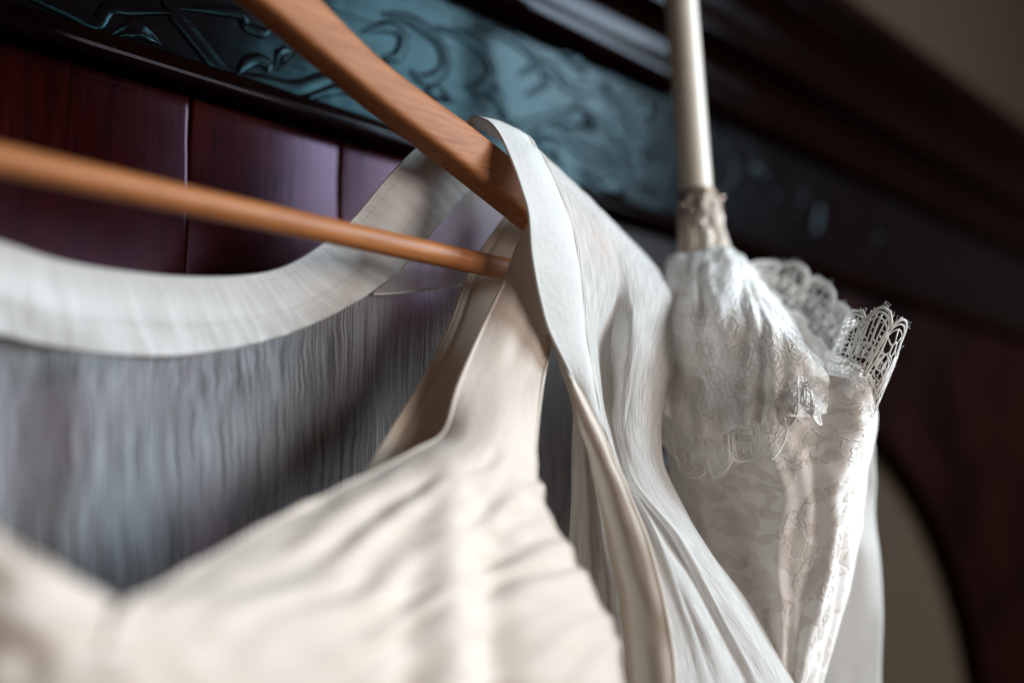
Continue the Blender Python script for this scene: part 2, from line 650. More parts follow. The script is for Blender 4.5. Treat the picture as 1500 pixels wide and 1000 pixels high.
for i in range(len(edges_x) - 1):
    plank(edges_x[i], edges_x[i + 1], 20 + i)

# the right-hand door: flat wood with a round-headed taupe panel let into it
ax, az, ar = 0.83, CZ - 0.30, 0.388


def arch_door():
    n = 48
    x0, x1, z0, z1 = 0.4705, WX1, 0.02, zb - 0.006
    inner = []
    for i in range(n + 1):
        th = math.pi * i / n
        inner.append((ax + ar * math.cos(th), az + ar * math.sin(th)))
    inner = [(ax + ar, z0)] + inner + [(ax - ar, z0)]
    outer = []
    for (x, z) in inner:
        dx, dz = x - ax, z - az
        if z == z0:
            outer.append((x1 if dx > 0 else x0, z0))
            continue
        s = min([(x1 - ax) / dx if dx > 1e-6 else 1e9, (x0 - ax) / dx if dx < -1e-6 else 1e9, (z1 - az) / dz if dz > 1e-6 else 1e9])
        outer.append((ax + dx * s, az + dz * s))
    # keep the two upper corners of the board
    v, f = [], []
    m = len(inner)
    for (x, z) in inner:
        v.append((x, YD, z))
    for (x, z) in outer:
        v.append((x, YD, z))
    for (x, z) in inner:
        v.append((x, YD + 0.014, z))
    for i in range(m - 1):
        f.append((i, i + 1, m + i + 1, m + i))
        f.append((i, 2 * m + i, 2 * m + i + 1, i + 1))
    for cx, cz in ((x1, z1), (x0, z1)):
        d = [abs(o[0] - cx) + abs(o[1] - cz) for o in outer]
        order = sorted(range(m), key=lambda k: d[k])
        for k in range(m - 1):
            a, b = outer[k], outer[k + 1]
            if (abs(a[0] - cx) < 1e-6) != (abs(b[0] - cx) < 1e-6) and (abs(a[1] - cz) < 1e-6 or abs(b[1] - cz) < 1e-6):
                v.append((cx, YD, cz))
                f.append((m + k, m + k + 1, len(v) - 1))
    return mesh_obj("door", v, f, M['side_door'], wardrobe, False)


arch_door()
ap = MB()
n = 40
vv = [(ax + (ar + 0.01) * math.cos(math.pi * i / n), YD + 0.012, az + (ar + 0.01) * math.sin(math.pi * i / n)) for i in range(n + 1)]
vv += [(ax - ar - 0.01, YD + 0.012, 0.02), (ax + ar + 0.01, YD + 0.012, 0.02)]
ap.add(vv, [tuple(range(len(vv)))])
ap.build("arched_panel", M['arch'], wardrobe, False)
am = MB()
am.tube([(ax + (ar - 0.004) * math.cos(math.pi * i / n), YD + 0.002, az + (ar - 0.004) * math.sin(math.pi * i / n)) for i in range(n + 1)], 0.009, 8)
am.build("arch_moulding", M['cornice'], wardrobe)


def sweep_x(name, prof, mat, x0=WX0, x1=WX1, smooth=False):
    """moulding: profile (y, z) run along the front"""
    v = [(x0, y, z) for y, z in prof] + [(x1, y, z) for y, z in prof]
    n = len(prof)
    f = [(i, (i + 1) % n, n + (i + 1) % n, n + i) for i in range(n)]
    f += [tuple(range(n))[::-1], tuple(range(n, 2 * n))]
    return mesh_obj(name, v, f, mat, wardrobe, smooth)


def bez_prof(pts, n=6):
    return [tuple(p) for p in catmull(pts, n)]


# frieze board and the bead under it
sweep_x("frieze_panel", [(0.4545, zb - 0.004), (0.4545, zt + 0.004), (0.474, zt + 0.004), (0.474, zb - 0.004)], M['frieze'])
bead = bez_prof([(0.4540, zb - 0.0055), (0.4475, zb - 0.0045), (0.4452, zb + 0.0005), (0.4470, zb + 0.0050), (0.4505, zb + 0.0065), (0.4515, zb + 0.0095), (0.4543, zb + 0.0115)], 22)
sweep_x("frieze_bead", bead + [(0.4543, zb - 0.0055)], M['cornice'])
# cornice: stepped mouldings that come forward as they rise
z = zt
steps = [
    ("cornice_bead", bez_prof([(0.4544, z - 0.008), (0.4440, z - 0.005), (0.4390, z + 0.004), (0.4400, z + 0.013), (0.4450, z + 0.018)], 16) + [(0.470, z + 0.018), (0.470, z - 0.008)]),
    ("cornice_cove", bez_prof([(0.4560, z + 0.019), (0.4555, z + 0.030), (0.4520, z + 0.042), (0.4430, z + 0.050)], 14) + [(0.470, z + 0.050), (0.470, z + 0.019)]),
    ("cornice_fillet", bez_prof([(0.4420, z + 0.051), (0.4350, z + 0.053), (0.4330, z + 0.061), (0.4365, z + 0.070), (0.4420, z + 0.073)], 14) + [(0.470, z + 0.073), (0.470, z + 0.051)]),
    ("cornice_ogee", bez_prof([(0.4440, z + 0.074), (0.4430, z + 0.092), (0.4350, z + 0.108), (0.4260, z + 0.116), (0.4240, z + 0.124)], 16) + [(0.470, z + 0.124), (0.470, z + 0.074)]),
    ("cornice_shelf", bez_prof([(0.4250, z + 0.125), (0.4180, z + 0.127), (0.4150, z + 0.136), (0.4160, z + 0.149), (0.4190, z + 0.153)], 14) + [(0.84, z + 0.153), (0.84, z + 0.125)]),
]
for nm, pr in steps:
    sweep_x(nm, pr, M['cornice'])

# carving of the frieze: raised straps and scrolling leaves on the recessed ground
YF = 0.4545


def ribbon(pts, width, height, name="carved_scroll", taper=True, closed=False):
    """flat raised strap with rounded shoulders following pixel-measured points on the frieze"""
    C = np.array([on_y(px, py, YF) for px, py in pts])[:, [0, 2]]
    n = max(14, 6 * len(C))
    C = catmull(C, n)
    T = np.gradient(C, axis=0)
    T /= np.linalg.norm(T, axis=1, keepdims=True) + 1e-12
    S = np.stack([-T[:, 1], T[:, 0]], 1)
    w = np.full(n, width / 2)
    if taper:
        s = np.linspace(0, 1, n)
        w = w * np.clip(np.minimum(1, 0.25 + 3.5 * np.minimum(s, 1 - s)), 0.2, 1)
    prof = [(-1, 0), (-0.93, 0.72), (-0.7, 1.0), (0, 0.86), (0.7, 1.0), (0.93, 0.72), (1, 0)]
    v = []
    for i in range(n):
        for a, h in prof:
            q = C[i] + S[i] * w[i] * a
            v.append((q[0], YF + 0.0006 - h * height, min(max(q[1], zb + 0.004), zt - 0.002)))
    K = len(prof)
    f = [(i * K + k, i * K + k + 1, (i + 1) * K + k + 1, (i + 1) * K + k) for i in range(n - 1) for k in range(K - 1)]
    return mesh_obj(name, v, f, M['frieze'], wardrobe, True)


scrolls = [
    ([(-40, -30), (40, -8), (100, 18), (140, 36), (160, 14), (200, 16), (250, 20)], 0.006),
    ([(238, 2), (262, 28), (290, 62), (318, 96), (345, 108)], 0.0085),
    ([(262, 14), (320, 16), (352, 22), (362, 40), (385, 48), (398, 40)], 0.0055),
    ([(345, 112), (362, 92), (378, 88), (392, 96), (392, 106)], 0.006),
    ([(330, 108), (380, 120), (430, 130), (470, 118), (500, 104), (530, 112)], 0.0080),
    ([(440, 148), (500, 130), (545, 140), (580, 160)], 0.0055),
    ([(530, 46), (570, 40), (590, 56), (582, 82), (560, 84)], 0.0065),
    ([(560, 20), (600, 30), (640, 60), (650, 100), (620, 118), (600, 104)], 0.0070),
    ([(640, 40), (690, 60), (720, 100), (705, 130), (680, 126)], 0.0075),
    ([(690, 40), (740, 52), (780, 84), (800, 120), (770, 140)], 0.0060),
    ([(760, 110), (790, 96), (812, 104), (830, 124), (870, 134), (900, 122)], 0.0075),
    ([(770, 205), (800, 192), (826, 200), (850, 220), (880, 230), (905, 250)], 0.0085),
    ([(730, 170), (760, 184), (800, 176), (840, 166), (880, 176)], 0.0065),
    ([(880, 120), (910, 160), (935, 200), (975, 238)], 0.0060),
    ([(920, 96), (960, 130), (1010, 160), (1060, 190)], 0.0060),
    ([(930, 270), (975, 290), (1010, 330)], 0.0060),
    ([(850, 250), (880, 280), (930, 310), (980, 316)], 0.0075),
    ([(1030, 190), (1070, 220), (1080, 260), (1050, 290), (1020, 280)], 0.0085),
    ([(1090, 200), (1150, 240), (1180, 290), (1150, 330)], 0.0085),
    ([(1180, 250), (1240, 290), (1290, 340), (1270, 380)], 0.0085),
    ([(1010, 120), (1080, 160), (1160, 210), (1250, 262), (1330, 320)], 0.0060),
]
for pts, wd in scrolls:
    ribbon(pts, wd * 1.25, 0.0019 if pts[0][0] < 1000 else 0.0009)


def leaf(px, py, ang, ln, wd):
    """carved leaf boss with a midrib"""
    c = on_y(px, py, YF)
    nu, nv = 12, 7
    v = []
    for i in range(nu):
        s = i / (nu - 1)
        half = wd * math.sin(math.pi * min(1, s * 0.94 + 0.03)) ** 0.8 * (1 + 0.18 * math.sin(s * 19))
        cx = c[0] + ln * (s - 0.5) * math.cos(ang) - 0.2 * ln * math.sin(s * math.pi) * math.sin(ang)
        cz = c[2] + ln * (s - 0.5) * math.sin(ang) + 0.2 * ln * math.sin(s * math.pi) * math.cos(ang)
        for k in range(nv):
            a = 2 * k / (nv - 1) - 1
            h = 0.0026 * (1 - a * a) ** 0.6 * math.sin(math.pi * (0.08 + 0.84 * s)) - 0.0012 * math.exp(-(a * 5) ** 2)
            zz = cz + half * a * math.cos(ang)
            v.append((cx - half * a * math.sin(ang), YF + 0.0005 - h, min(max(zz, zb + 0.004), zt - 0.002)))
    return mesh_obj("carved_leaf", v, grid_faces(nu, nv), M['frieze'], wardrobe, True)


for px, py, an, ln, wd in [(470, 60, 0.5, .030, .006), (560, 120, -0.4, .034, .007), (640, 150, 0.3, .03, .007), (720, 150, -0.6, .036, .008),
                           (840, 100, -0.3, .034, .008), (850, 190, 0.2, .046, .010), (800, 230, -0.3, .036, .007), (900, 205, -0.7, .034, .008),
                           (950, 170, 0.4, .030, .007), (900, 290, -0.2, .040, .007), (940, 240, 0.5, .028, .006), (1120, 270, -0.5, .05, .010),
                           (1210, 330, 0.4, .05, .010), (200, 60, 0.2, .026, .006), (420, 90, 0.9, .020, .005)]:
    leaf(px, py, an, ln, wd)

# ------------------------------------------------------------------ hanger
HC = 0.150                                   # middle of the hanger along the wardrobe
HY = 0.340
hanger = thing("coat_hanger", "light brown wooden coat hanger holding the ivory dress by its shoulder", "hanger", (HC, HY, CZ + 0.215))


def hanger_arms():
    # upper and lower edge of the board (x from the middle, height)
    xs = np.array([0.0, 0.02, 0.047, 0.077, 0.111, 0.156, 0.196, 0.225, 0.252, 0.262])
    up = np.array([0.2290, 0.2275, 0.2180, 0.1995, 0.1825, 0.1690, 0.1555, 0.1450, 0.1340, 0.1270])
    lo = np.array([0.2000, 0.1985, 0.1895, 0.1770, 0.1633, 0.1470, 0.1317, 0.1205, 0.1125, 0.1150])
    n = 60
    q = np.linspace(0, 1, n)
    X = catmull(xs, n)
    Uq = catmull(up, n)
    Lq = catmull(lo, n)
    X = np.concatenate([-X[:0:-1], X])
    Uq = np.concatenate([Uq[:0:-1], Uq])
    Lq = np.concatenate([Lq[:0:-1], Lq])
    v = []
    K = 20
    for x, u, l in zip(X, Uq, Lq):
        h, c = (u - l) / 2, (u + l) / 2
        t = 0.0072 + 0.0012 * min(1, abs(x) / 0.28)
        yb = HY + 0.0 - 0.10 * abs(x) ** 2 * 0.2
        for k in range(K):
            th = 2 * math.pi * k / K
            e = 0.36
            sy = math.copysign(abs(math.cos(th)) ** e, math.cos(th))
            sz = math.copysign(abs(math.sin(th)) ** e, math.sin(th))
            v.append((HC + x, yb + t * sy, CZ + c + h * sz))
    m = len(X)
    f = grid_faces(m, K, True) + [tuple(range(K)), tuple((m - 1) * K + k for k in range(K))[::-1]]
    return mesh_obj("arms", v, f, M['hanger'], hanger, True)


hanger_arms()
hb = MB()
bx = np.linspace(HC - 0.240, HC + 0.240, 40)
hb.tube([(x, HY, CZ + 0.1055) for x in bx], 0.0053, 20)
hb.build("trouser_bar", M['bar'], hanger)
hk = MB()
pts = [(HC, HY, CZ + 0.226), (HC, HY, CZ + 0.25), (HC, HY, CZ + 0.285), (HC, HY + 0.002, CZ + 0.31)]
for i in range(1, 13):
    th = math.pi * (1 - i / 12 * 1.1)
    pts.append((HC, HY + 0.054 + 0.052 * math.cos(th), CZ + 0.318 + 0.034 * math.sin(th)))
hk.tube(catmull(pts, 60), 0.0016, 10)
hk.build("hook", M['metal'], hanger)

# ------------------------------------------------------------------ dress
dress = thing("wedding_dress", "ivory wedding dress with sheer crinkled back and gathered V neck bodice on the hanger", "dress", (0.3, 0.32, CZ + 0.2))


def col_y(list_xy, ys):
    if np.isscalar(ys):
        ys = [ys] * len(list_xy)
    return [on_y(px, py, Y) for (px, py), Y in zip(list_xy, ys)]


# --- sheer back panel
top = [(-90, 462), (20, 488), (130, 506), (250, 512), (350, 502), (440, 476), (520, 436), (590, 396), (660, 400), (740, 392), (820, 400), (900, 430)]
yb = [.380, .384, .381, .386, .383, .387, .384, .386, .383, .387, .384, .386]
rows = [col_y([(x, y) for x, y in top], yb)]
for k, yy in enumerate((600, 740, 900, 1080)):
    xs = [p[0] + (4 * math.sin(i * 1.7 + k) if 0 < i < 11 else 0) for i, p in enumerate(top)]
    yk = [y + 0.0035 * math.sin(i * 1.9 + 0.5 * k) - 0.003 * k * 0 for i, y in enumerate(yb)]
    rows.append(col_y([(x, yy) for x in xs], yk))
P = surface(rows, 60, 260)
a, b = UVg(60, 260)
d = 0.0003 * np.sin(b * 95 + 2.2 * np.sin(b * 9) + 1.5 * np.sin(a * 5 + b * 20)) * (0.35 + 0.65 * a) + 0.0012 * smooth_noise((60, 260), (4, 16), 3)
back_P, _ = cloth("back_panel", P, M['chiffon'], dress, d)

# --- neck band round the back
upper = [(-90, 330), (0, 357), (80, 382), (160, 397), (260, 406), (350, 406), (410, 395), (460, 368), (515, 325), (565, 265), (606, 222), (650, 192), (690, 176)]
lower = [(-90, 466), (0, 490), (90, 510), (200, 521), (300, 518), (400, 497), (480, 466), (550, 422), (600, 382), (640, 335), (672, 296), (705, 262), (735, 240)]
yu = [.372, .374, .376, .378, .379, .379, .378, .376, .373, .369, .365, .360, .354]
yl = [.376, .378, .380, .381, .382, .382, .381, .380, .379, .378, .376, .373, .370]
mid = [((p[0] + q[0]) / 2, (p[1] + q[1]) / 2) for p, q in zip(upper, lower)]
ym = [min(p, q) - 0.002 for p, q in zip(yu, yl)]
P = surface([col_y(upper, yu), col_y(mid, ym), col_y(lower, yl)], 26, 220)
a, b = UVg(26, 220)
d = 0.0006 * smooth_noise((26, 220), (2, 60), 5) * (0.1 + 0.9 * a) + 0.0008 * smooth_noise((26, 220), (3, 12), 6)
d += 0.0004 * np.clip((a - 0.60) / 0.04, 0, 1)
band_P, band_o = cloth("neck_band", P, M['band'], dress, d, 0.0009)
hm = MB()
hm.tube(band_P[0], 0.0008, 6)
hm.build("rolled_edge", M['band'], band_o)


def stitches(P, row, j0, j1, step, parent, off=0.0006, r=0.00012, ln=0.5):
    nrm = normals(P)
    sgn = np.sign((nrm[row, j0:j1] @ -FW).mean()) or 1
    mb = MB()
    for j in range(j0, j1, step):
        if j + 1 >= P.shape[1]:
            break
        p0 = P[row, j] + nrm[row, j] * off * sgn
        p1 = p0 + (P[row, j + 1] - P[row, j]) * ln
        mb.tube([p0, (p0 + p1) / 2 + nrm[row, j] * 0.0001 * sgn, p1], r, 4)
    o = mb.build("stitching", M['stitch'], parent)
    return o


stitches(band_P, 16, 96, 214, 2, band_o, ln=0.9)
stitches(band_P, 3, 96, 214, 2, band_o, ln=0.9)

# --- doubled yoke between band and strap
t1 = [(560, 415), (600, 375), (628, 345), (662, 306), (700, 268), (745, 280), (790, 320)]
t2 = [(548, 432), (590, 428), (625, 424), (660, 420), (695, 413), (735, 405), (790, 395)]
rows = [col_y(t1, .3795), col_y([((p[0] + q[0]) / 2, (p[1] + q[1]) / 2) for p, q in zip(t1, t2)], .3785), col_y(t2, .3800)]
P = surface(rows, 24, 60)
d = 0.0012 * smooth_noise((24, 60), (4, 6), 9)
yk_P, yk_o = cloth("back_yoke", P, M['yoke'], dress, d)
hm = MB()
hm.tube(yk_P[-1], 0.0006, 6)
hm.build("yoke_seam", M['band'], yk_o)

# --- back strap (lining seen from inside)
le = [(762, 296), (735, 326), (707, 365), (682, 413), (657, 480), (620, 555), (575, 630), (530, 704), (490, 770)]
ri = [(812, 310), (800, 345), (785, 385), (765, 430), (748, 495), (722, 570), (700, 640), (690, 700), (680, 770)]
yl_ = [.362, .362, .360, .357, .352, .345, .338, .331, .326]
yr_ = [.358, .357, .354, .350, .343, .334, .325, .318, .312]
rows = []
for p, q, y0, y1 in zip(le, ri, yl_, yr_):
    rows.append([on_y(p[0] * (1 - s) + q[0] * s, p[1] * (1 - s) + q[1] * s, y0 * (1 - s) + y1 * s - 0.003 * math.sin(math.pi * s)) for s in (0, .33, .66, 1)])
P = surface(rows, 90, 30)
a, b = UVg(90, 30)
d = 0.0008 * smooth_noise((90, 30), (8, 3), 12) + 0.0009 * np.exp(-((b - 0.13) / 0.04) ** 2)
bs_P, bs_o = cloth("back_strap", P, M['strap'], dress, d, 0.0008)
hm = MB()
hm.tube(bs_P[:, 0], 0.0009, 6)
hm.build("strap_seam", M['strap'], bs_o)

# --- front strap running into the gathered cup
L_ = [(778, 316, .479), (757, 368, .474), (738, 413, .468), (700, 495, .453), (670, 568, .437), (650, 636, .420), (598, 666, .402), (500, 712, .375), (390, 768, .342), (275, 838, .305), (182, 893, .272), (150, 970, .262), (125, 1080, .255)]
R_ = [(806, 322, .482), (818, 372, .480), (822, 420, .477), (808, 500, .470), (793, 560, .458), (784, 635, .443), (784, 685, .433), (797, 735, .425), (822, 785, .418), (852, 835, .412), (880, 885, .406), (905, 950, .400), (920, 1080, .392)]
rows = []
ncol = 8
for i, (p, q) in enumerate(zip(L_, R_)):
    r_ = []
    for s in np.linspace(0, 1, ncol):
        # keep the gather column (near px 650-700) in place
        px = p[0] * (1 - s) + q[0] * s
        py = p[1] * (1 - s) + q[1] * s
        bulge = (0.004 if i < 5 else 0.012) * math.sin(math.pi * s)
        r_.append(at(px, py, p[2] * (1 - s) + q[2] * s - bulge))
    rows.append(r_)
nu, nv = 230, 200
P = surface(rows, nu, nv)
a, b = UVg(nu, nv)
# pixel position of every point, to lay the gathers out along the seam column
rel = P - np.array([0, 0, CZ])
dep = rel @ FW
PX = 750 + 1500 * (rel @ RT) / dep
PY = 500 - 1500 * (rel @ UP) / dep
# work in the plane of the cup: metres right of the gather seam and metres below the strap
cup_x = (PX - (655 + 0.02 * (PY - 640))) / 1500 * 0.40
cup_z = (PY - 640) / 1500 * 0.40
fade = np.clip((PY - 650) / 90, 0, 1)
dist = np.abs(cup_x)
# folds leave the seam and sweep down and outwards
slope = np.where(cup_x < 0, 0.58, 0.50)
sw = cup_z + slope * cup_x * np.where(cup_x < 0, 1, 1) - 0.0
ph = sw / 0.0190 * 2 * np.pi
n1 = smooth_noise((nu, nv), (14, 6), 31)
n2 = smooth_noise((nu, nv), (40, 14), 32)
fold = np.sin(ph + 2.6 * n1) * np.exp(-dist / 0.045) + 0.5 * np.sin(ph * 1.9 + 2.0 * n1 + 1.0) * np.exp(-dist / 0.020)
d = fade * (0.0027 * fold * np.clip(dist / 0.020, 0.08, 1) + 0.0007 * n2)
# the seam itself: a soft puffed ridge with hollows beside it
d += fade * (0.0036 * np.exp(-(cup_x / 0.0090) ** 2) * (1 + 0.10 * np.sin(cup_z / 0.011 * 2 * np.pi)) - 0.0050 * np.exp(-((cup_x - 0.0180) / 0.008) ** 2) * np.clip((PY - 740) / 80, 0, 1)
             - 0.0030 * np.exp(-((cup_x + 0.0170) / 0.008) ** 2) * np.clip((PY - 780) / 120, 0, 1))
# fluted armhole edge
edge = np.exp(-((1 - b) / 0.06) ** 2) * fade
d += edge * 0.0005 * smooth_noise((nu, nv), (34, 3), 36)
# strap softness
d += (1 - fade) * 0.0010 * smooth_noise((nu, nv), (12, 5), 33)
nn = normals(P)
sgn = 1.0 if (nn.reshape(-1, 3) @ -FW).mean() > 0 else -1.0
cup_P, cup_o = cloth("bodice_cup", P, M['bodice'], dress, d * sgn, 0.0009)
hm = MB()
hm.tube(cup_P[8:, 0], 0.0011, 6)
hm.tube(cup_P[60:, -1], 0.0010, 6)
hm.build("rolled_edge", M['bodice'], cup_o)

# --- other cup, at the left
L_ = [(-120, 700, .262), (-120, 820, .256), (-120, 950, .252), (-120, 1090, .250)]
M1 = [(-40, 760, .260), (-30, 860, .254), (-20, 970, .250), (-10, 1090, .248)]
M2 = [(70, 834, .264), (80, 900, .258), (95, 990, .254), (105, 1090, .252)]
R_ = [(190, 899, .278), (206, 940, .272), (225, 1010, .266), (245, 1090, .262)]
rows = [[at(*L_[i]), at(*M1[i]), at(*M2[i]), at(*R_[i])] for i in range(4)]
P = surface(rows, 90, 110)
a, b = UVg(90, 110)
d = 0.0016 * np.sin(a * 22 + b * 9 + 1.5 * smooth_noise((90, 110), (4, 4), 41)) * np.clip(a * 4, 0, 1) * np.clip(b * 2 - 0.2, 0.2, 1) + 0.001 * smooth_noise((90, 110), (8, 8), 42)
nn = normals(P)
sgn = 1.0 if (nn.reshape(-1, 3) @ -FW).mean() > 0 else -1.0
c2_P, c2_o = cloth("bodice_cup", P, M['bodice'], dress, d * sgn, 0.0009)
hm = MB()
hm.tube(c2_P[0], 0.0009, 6)
hm.build("rolled_edge", M['bodice'], c2_o)

# --- overlay that drapes over the hanger shoulder and falls in front
Yrow = [.366, .350, .3335, .3200, .3140, .310, .309, .303, .297, .287, .279, .273, .268]
rowsxy = [
    [(684, 181), (745, 215), (815, 262), (866, 310), (912, 356), (956, 402), (990, 446)],
    [(699, 172), (752, 193), (812, 241), (862, 288), (907, 333), (952, 380), (984, 422)],
    [(727, 194), (776, 214), (830, 264), (876, 310), (918, 352), (958, 396), (992, 436)],
    [(749, 238), (798, 248), (846, 298), (886, 342), (926, 380), (962, 412), (996, 452)],
    [(770, 303), (828, 322), (866, 372), (900, 412), (932, 438), (966, 458), (1000, 492)],
    [(780, 380), (843, 400), (870, 442), (896, 482), (926, 500), (956, 510), (988, 532)],
    [(799, 475), (852, 482), (876, 522), (896, 560), (916, 565), (944, 570), (971, 577)],
    [(846, 572), (869, 578), (886, 602), (900, 630), (912, 638), (938, 640), (966, 640)],
    [(884, 652), (894, 660), (904, 672), (914, 690), (930, 700), (956, 703), (982, 712)],
    [(928, 752), (944, 760), (960, 768), (976, 778), (996, 786), (1016, 792), (1036, 800)],
    [(962, 862), (984, 868), (1006, 874), (1030, 880), (1054, 886), (1078, 890), (1098, 894)],
    [(984, 985), (1018, 988), (1050, 990), (1084, 994), (1116, 998), (1144, 1000), (1168, 1002)],
    [(992, 1090), (1030, 1090), (1072, 1090), (1112, 1090), (1152, 1090), (1190, 1090), (1225, 1090)],
]
off = np.array([0.000, -0.003, 0.005, 0.018, -0.003, -0.007, 0.005])
sc_ = [0, 0, 0, .05, .35, .8, 1.0, .8, .5, .35, .35, .35, .35]
rows = []
off_low = np.array([0.003, 0.000, -0.004, -0.001, -0.007, -0.004, 0.006])
for k, (r_, Y, s_) in enumerate(zip(rowsxy, Yrow, sc_)):
    m_ = min(1.0, max(0.0, (k - 6) / 3.0))
    rows.append([on_y(px, py, Y + o * s_ * (1 - m_) + ol * m_) for (px, py), o, ol in zip(r_, off, off_low)])
nu, nv = 220, 170
P = surface(rows, nu, nv)
a, b = UVg(nu, nv)
n1 = smooth_noise((nu, nv), (8, 5), 51)
d = 0.0016 * np.sin(b * 15 + 2.2 * n1) * np.clip((b - 0.18) * 6, 0, 1) * np.clip((a - 0.12) * 5, 0, 1)
d += 0.0003 * smooth_noise((nu, nv), (30, 26), 52) * np.clip((b - 0.15) * 6, 0, 1)
nn = normals(P)
sgn = 1.0 if (nn[60:].reshape(-1, 3) @ -FW).mean() > 0 else -1.0
ov_P, ov_o = cloth("front_drape", P, M['overlay'], dress, d * sgn)
# white facing strip sewn along its neck edge
nf = 44
fac = ov_P[0:150, :nf].copy()
an, bn = UVg(fac.shape[0], nf)
fn = normals(fac)
sg = 1.0 if (fn.reshape(-1, 3) @ -FW).mean() > 0 else -1.0
fac = fac + fn * sg * (0.0010 + 0.0006 * np.sin(np.pi * bn)[:, :, None] + 0.0006 * smooth_noise(bn.shape, (20, 3), 55)[:, :, None])
wid = np.clip(1.0 - 0.75 * np.clip((an - 0.62) / 0.38, 0, 1), 0.2, 1)
fc_P, fc_o = cloth("neck_facing", fac[:, :30], M['facing'], dress, None, 0.0008)
hm = MB()
hm.tube(fc_P[:, 0], 0.0007, 6)
hm.build("rolled_edge", M['facing'], fc_o)
hm = MB()
for kk in (0.0, 0.0016):
    pp = fc_P[:, -1] + (fc_P[:, -1] - fc_P[:, -2]) * (kk / 0.0008)
    hm.tube(pp + fn[:, 29] * sg * (0.0004 + 0.0003 * np.sin(np.linspace(0, 60, len(pp)))[:, None]), 0.0005, 5)
hm.build("gathered_seam", M['overlay'], fc_o)

# --- turned hem strip of the drape
le = [(803, 488, .470), (826, 550, .468), (846, 618, .465), (868, 690, .461), (888, 772, .456), (904, 862, .451), (915, 955, .447), (924, 1090, .444)]
ri = [(812, 492, .468), (850, 574, .463), (886, 648, .457), (918, 715, .450), (948, 790, .444), (972, 880, .438), (987, 970, .434), (994, 1090, .430)]
rows = []
for p, q in zip(le, ri):
    rows.append([at(p[0] * (1 - s) + q[0] * s, p[1] * (1 - s) + q[1] * s, p[2] * (1 - s) + q[2] * s - 0.005 * math.sin(math.pi * s)) for s in (0, .25, .5, .75, 1)])
P = surface(rows, 120, 24)
d = 0.0006 * smooth_noise((120, 24), (14, 3), 61)
hs_P, hs_o = cloth("drape_hem", P, M['hem'], dress, d, 0.0008)
hm = MB()
hm.tube(hs_P[:, -1], 0.0009, 6)
hm.build("rolled_edge", M['hem'], hs_o)

# --- inner layers behind the hem
rows = []
for l, r_, y in [((838, 520), (905, 520), .345), ((840, 610), (925, 610), .342), ((836, 700), (950, 700), .338), ((832, 800), (985, 800), .333), ((830, 900), (1010, 900), .329), ((830, 1090), (1040, 1090), .325)]:
    rows.append([on_y(l[0] * (1 - s) + r_[0] * s, l[1], y + 0.006 * math.sin(s * 9)) for s in np.linspace(0, 1, 6)])
P = surface(rows, 70, 80)
a, b = UVg(70, 80)
d = 0.001 * np.sin(b * 40 + 2 * smooth_noise((70, 80), (4, 4), 65))
cloth("inner_drape", P, M['inner'], dress, d)
rows = []
for l, r_, t in [((868, 690), (890, 690), .462), ((876, 760), (908, 760), .456), ((886, 850), (928, 850), .450), ((892, 950), (946, 950), .446), ((895, 1090), (960, 1090), .442)]:
    rows.append([at(l[0] * (1 - s) + r_[0] * s, l[1], t + 0.003 * math.sin(s * 5)) for s in np.linspace(0, 1, 4)])
P = surface(rows, 50, 30)
cloth("inner_facing", P, M['inner'], dress, 0.0006 * smooth_noise((50, 30), (6, 5), 66))

# ------------------------------------------------------------------ lace parasol
parasol = thing("lace_parasol", "closed ivory lace parasol hanging handle up beside the dress", "parasol", at(1040, 1300, 0.58))

s0, s1 = at(997, 0, 0.660), at(1021, 300, 0.642)
dirs = (s1 - s0) / np.linalg.norm(s1 - s0)
sh = MB()
top_ = s0 - dirs * 0.115
pts = [top_, s0, s1, s1 + dirs * 0.30]
sh.tube(catmull(pts, 30), [0.0102] * 10 + list(np.linspace(0.0102, 0.0100, 20)), 24)
sh_o = sh.build("shaft", M['shaft'], parasol)
hd = MB()
pts = [top_ + dirs * 0.002]
ctr = np.array([top_[0], top_[1] + 0.032, top_[2]])
for i in range(0, 15):
    th = math.pi * (1 - i / 14 * 1.08)
    pts.append(ctr + np.array([0, 0.032 * math.cos(th), 0.036 * math.sin(th)]))
hd.tube(catmull(pts, 50), 0.0100, 18)
hd.build("handle", M['shaft'], parasol)
# runner with a gathered ribbon and the rib tips round it
rn = MB()
p0, p1 = at(1023, 296, 0.640), at(1036, 420, 0.622)
ax0 = (p1 - p0) / np.linalg.norm(p1 - p0)
e1 = np.cross(ax0, FW)
e1 /= np.linalg.norm(e1)
e2 = np.cross(ax0, e1)
nl_, na_ = 30, 72
pn = smooth_noise((nl_, na_ + 1), (6, 14), 99)
gv = []
for i_ in range(nl_):
    q_ = i_ / (nl_ - 1)
    for j_ in range(na_):
        th_ = 2 * math.pi * j_ / na_
        rr_ = 0.0118 + 0.0065 * q_ ** 1.4 + (0.0010 + 0.0012 * q_) * math.sin(9 * th_ + 1.5 * pn[i_, j_]) + 0.0008 * pn[i_, j_]
        zz_ = q_ - (0.05 * math.sin(7 * th_) + 0.03 * math.sin(17 * th_)) * (i_ == 0)
        gv.append(p0 + (p1 - p0) * zz_ + rr_ * (math.cos(th_) * e1 + math.sin(th_) * e2))
rn.add(gv, grid_faces(nl_, na_, True))
rn_o = rn.build("runner", M['hem'], parasol)
cl = MB()
ax_ = (p1 - p0) / np.linalg.norm(p1 - p0)
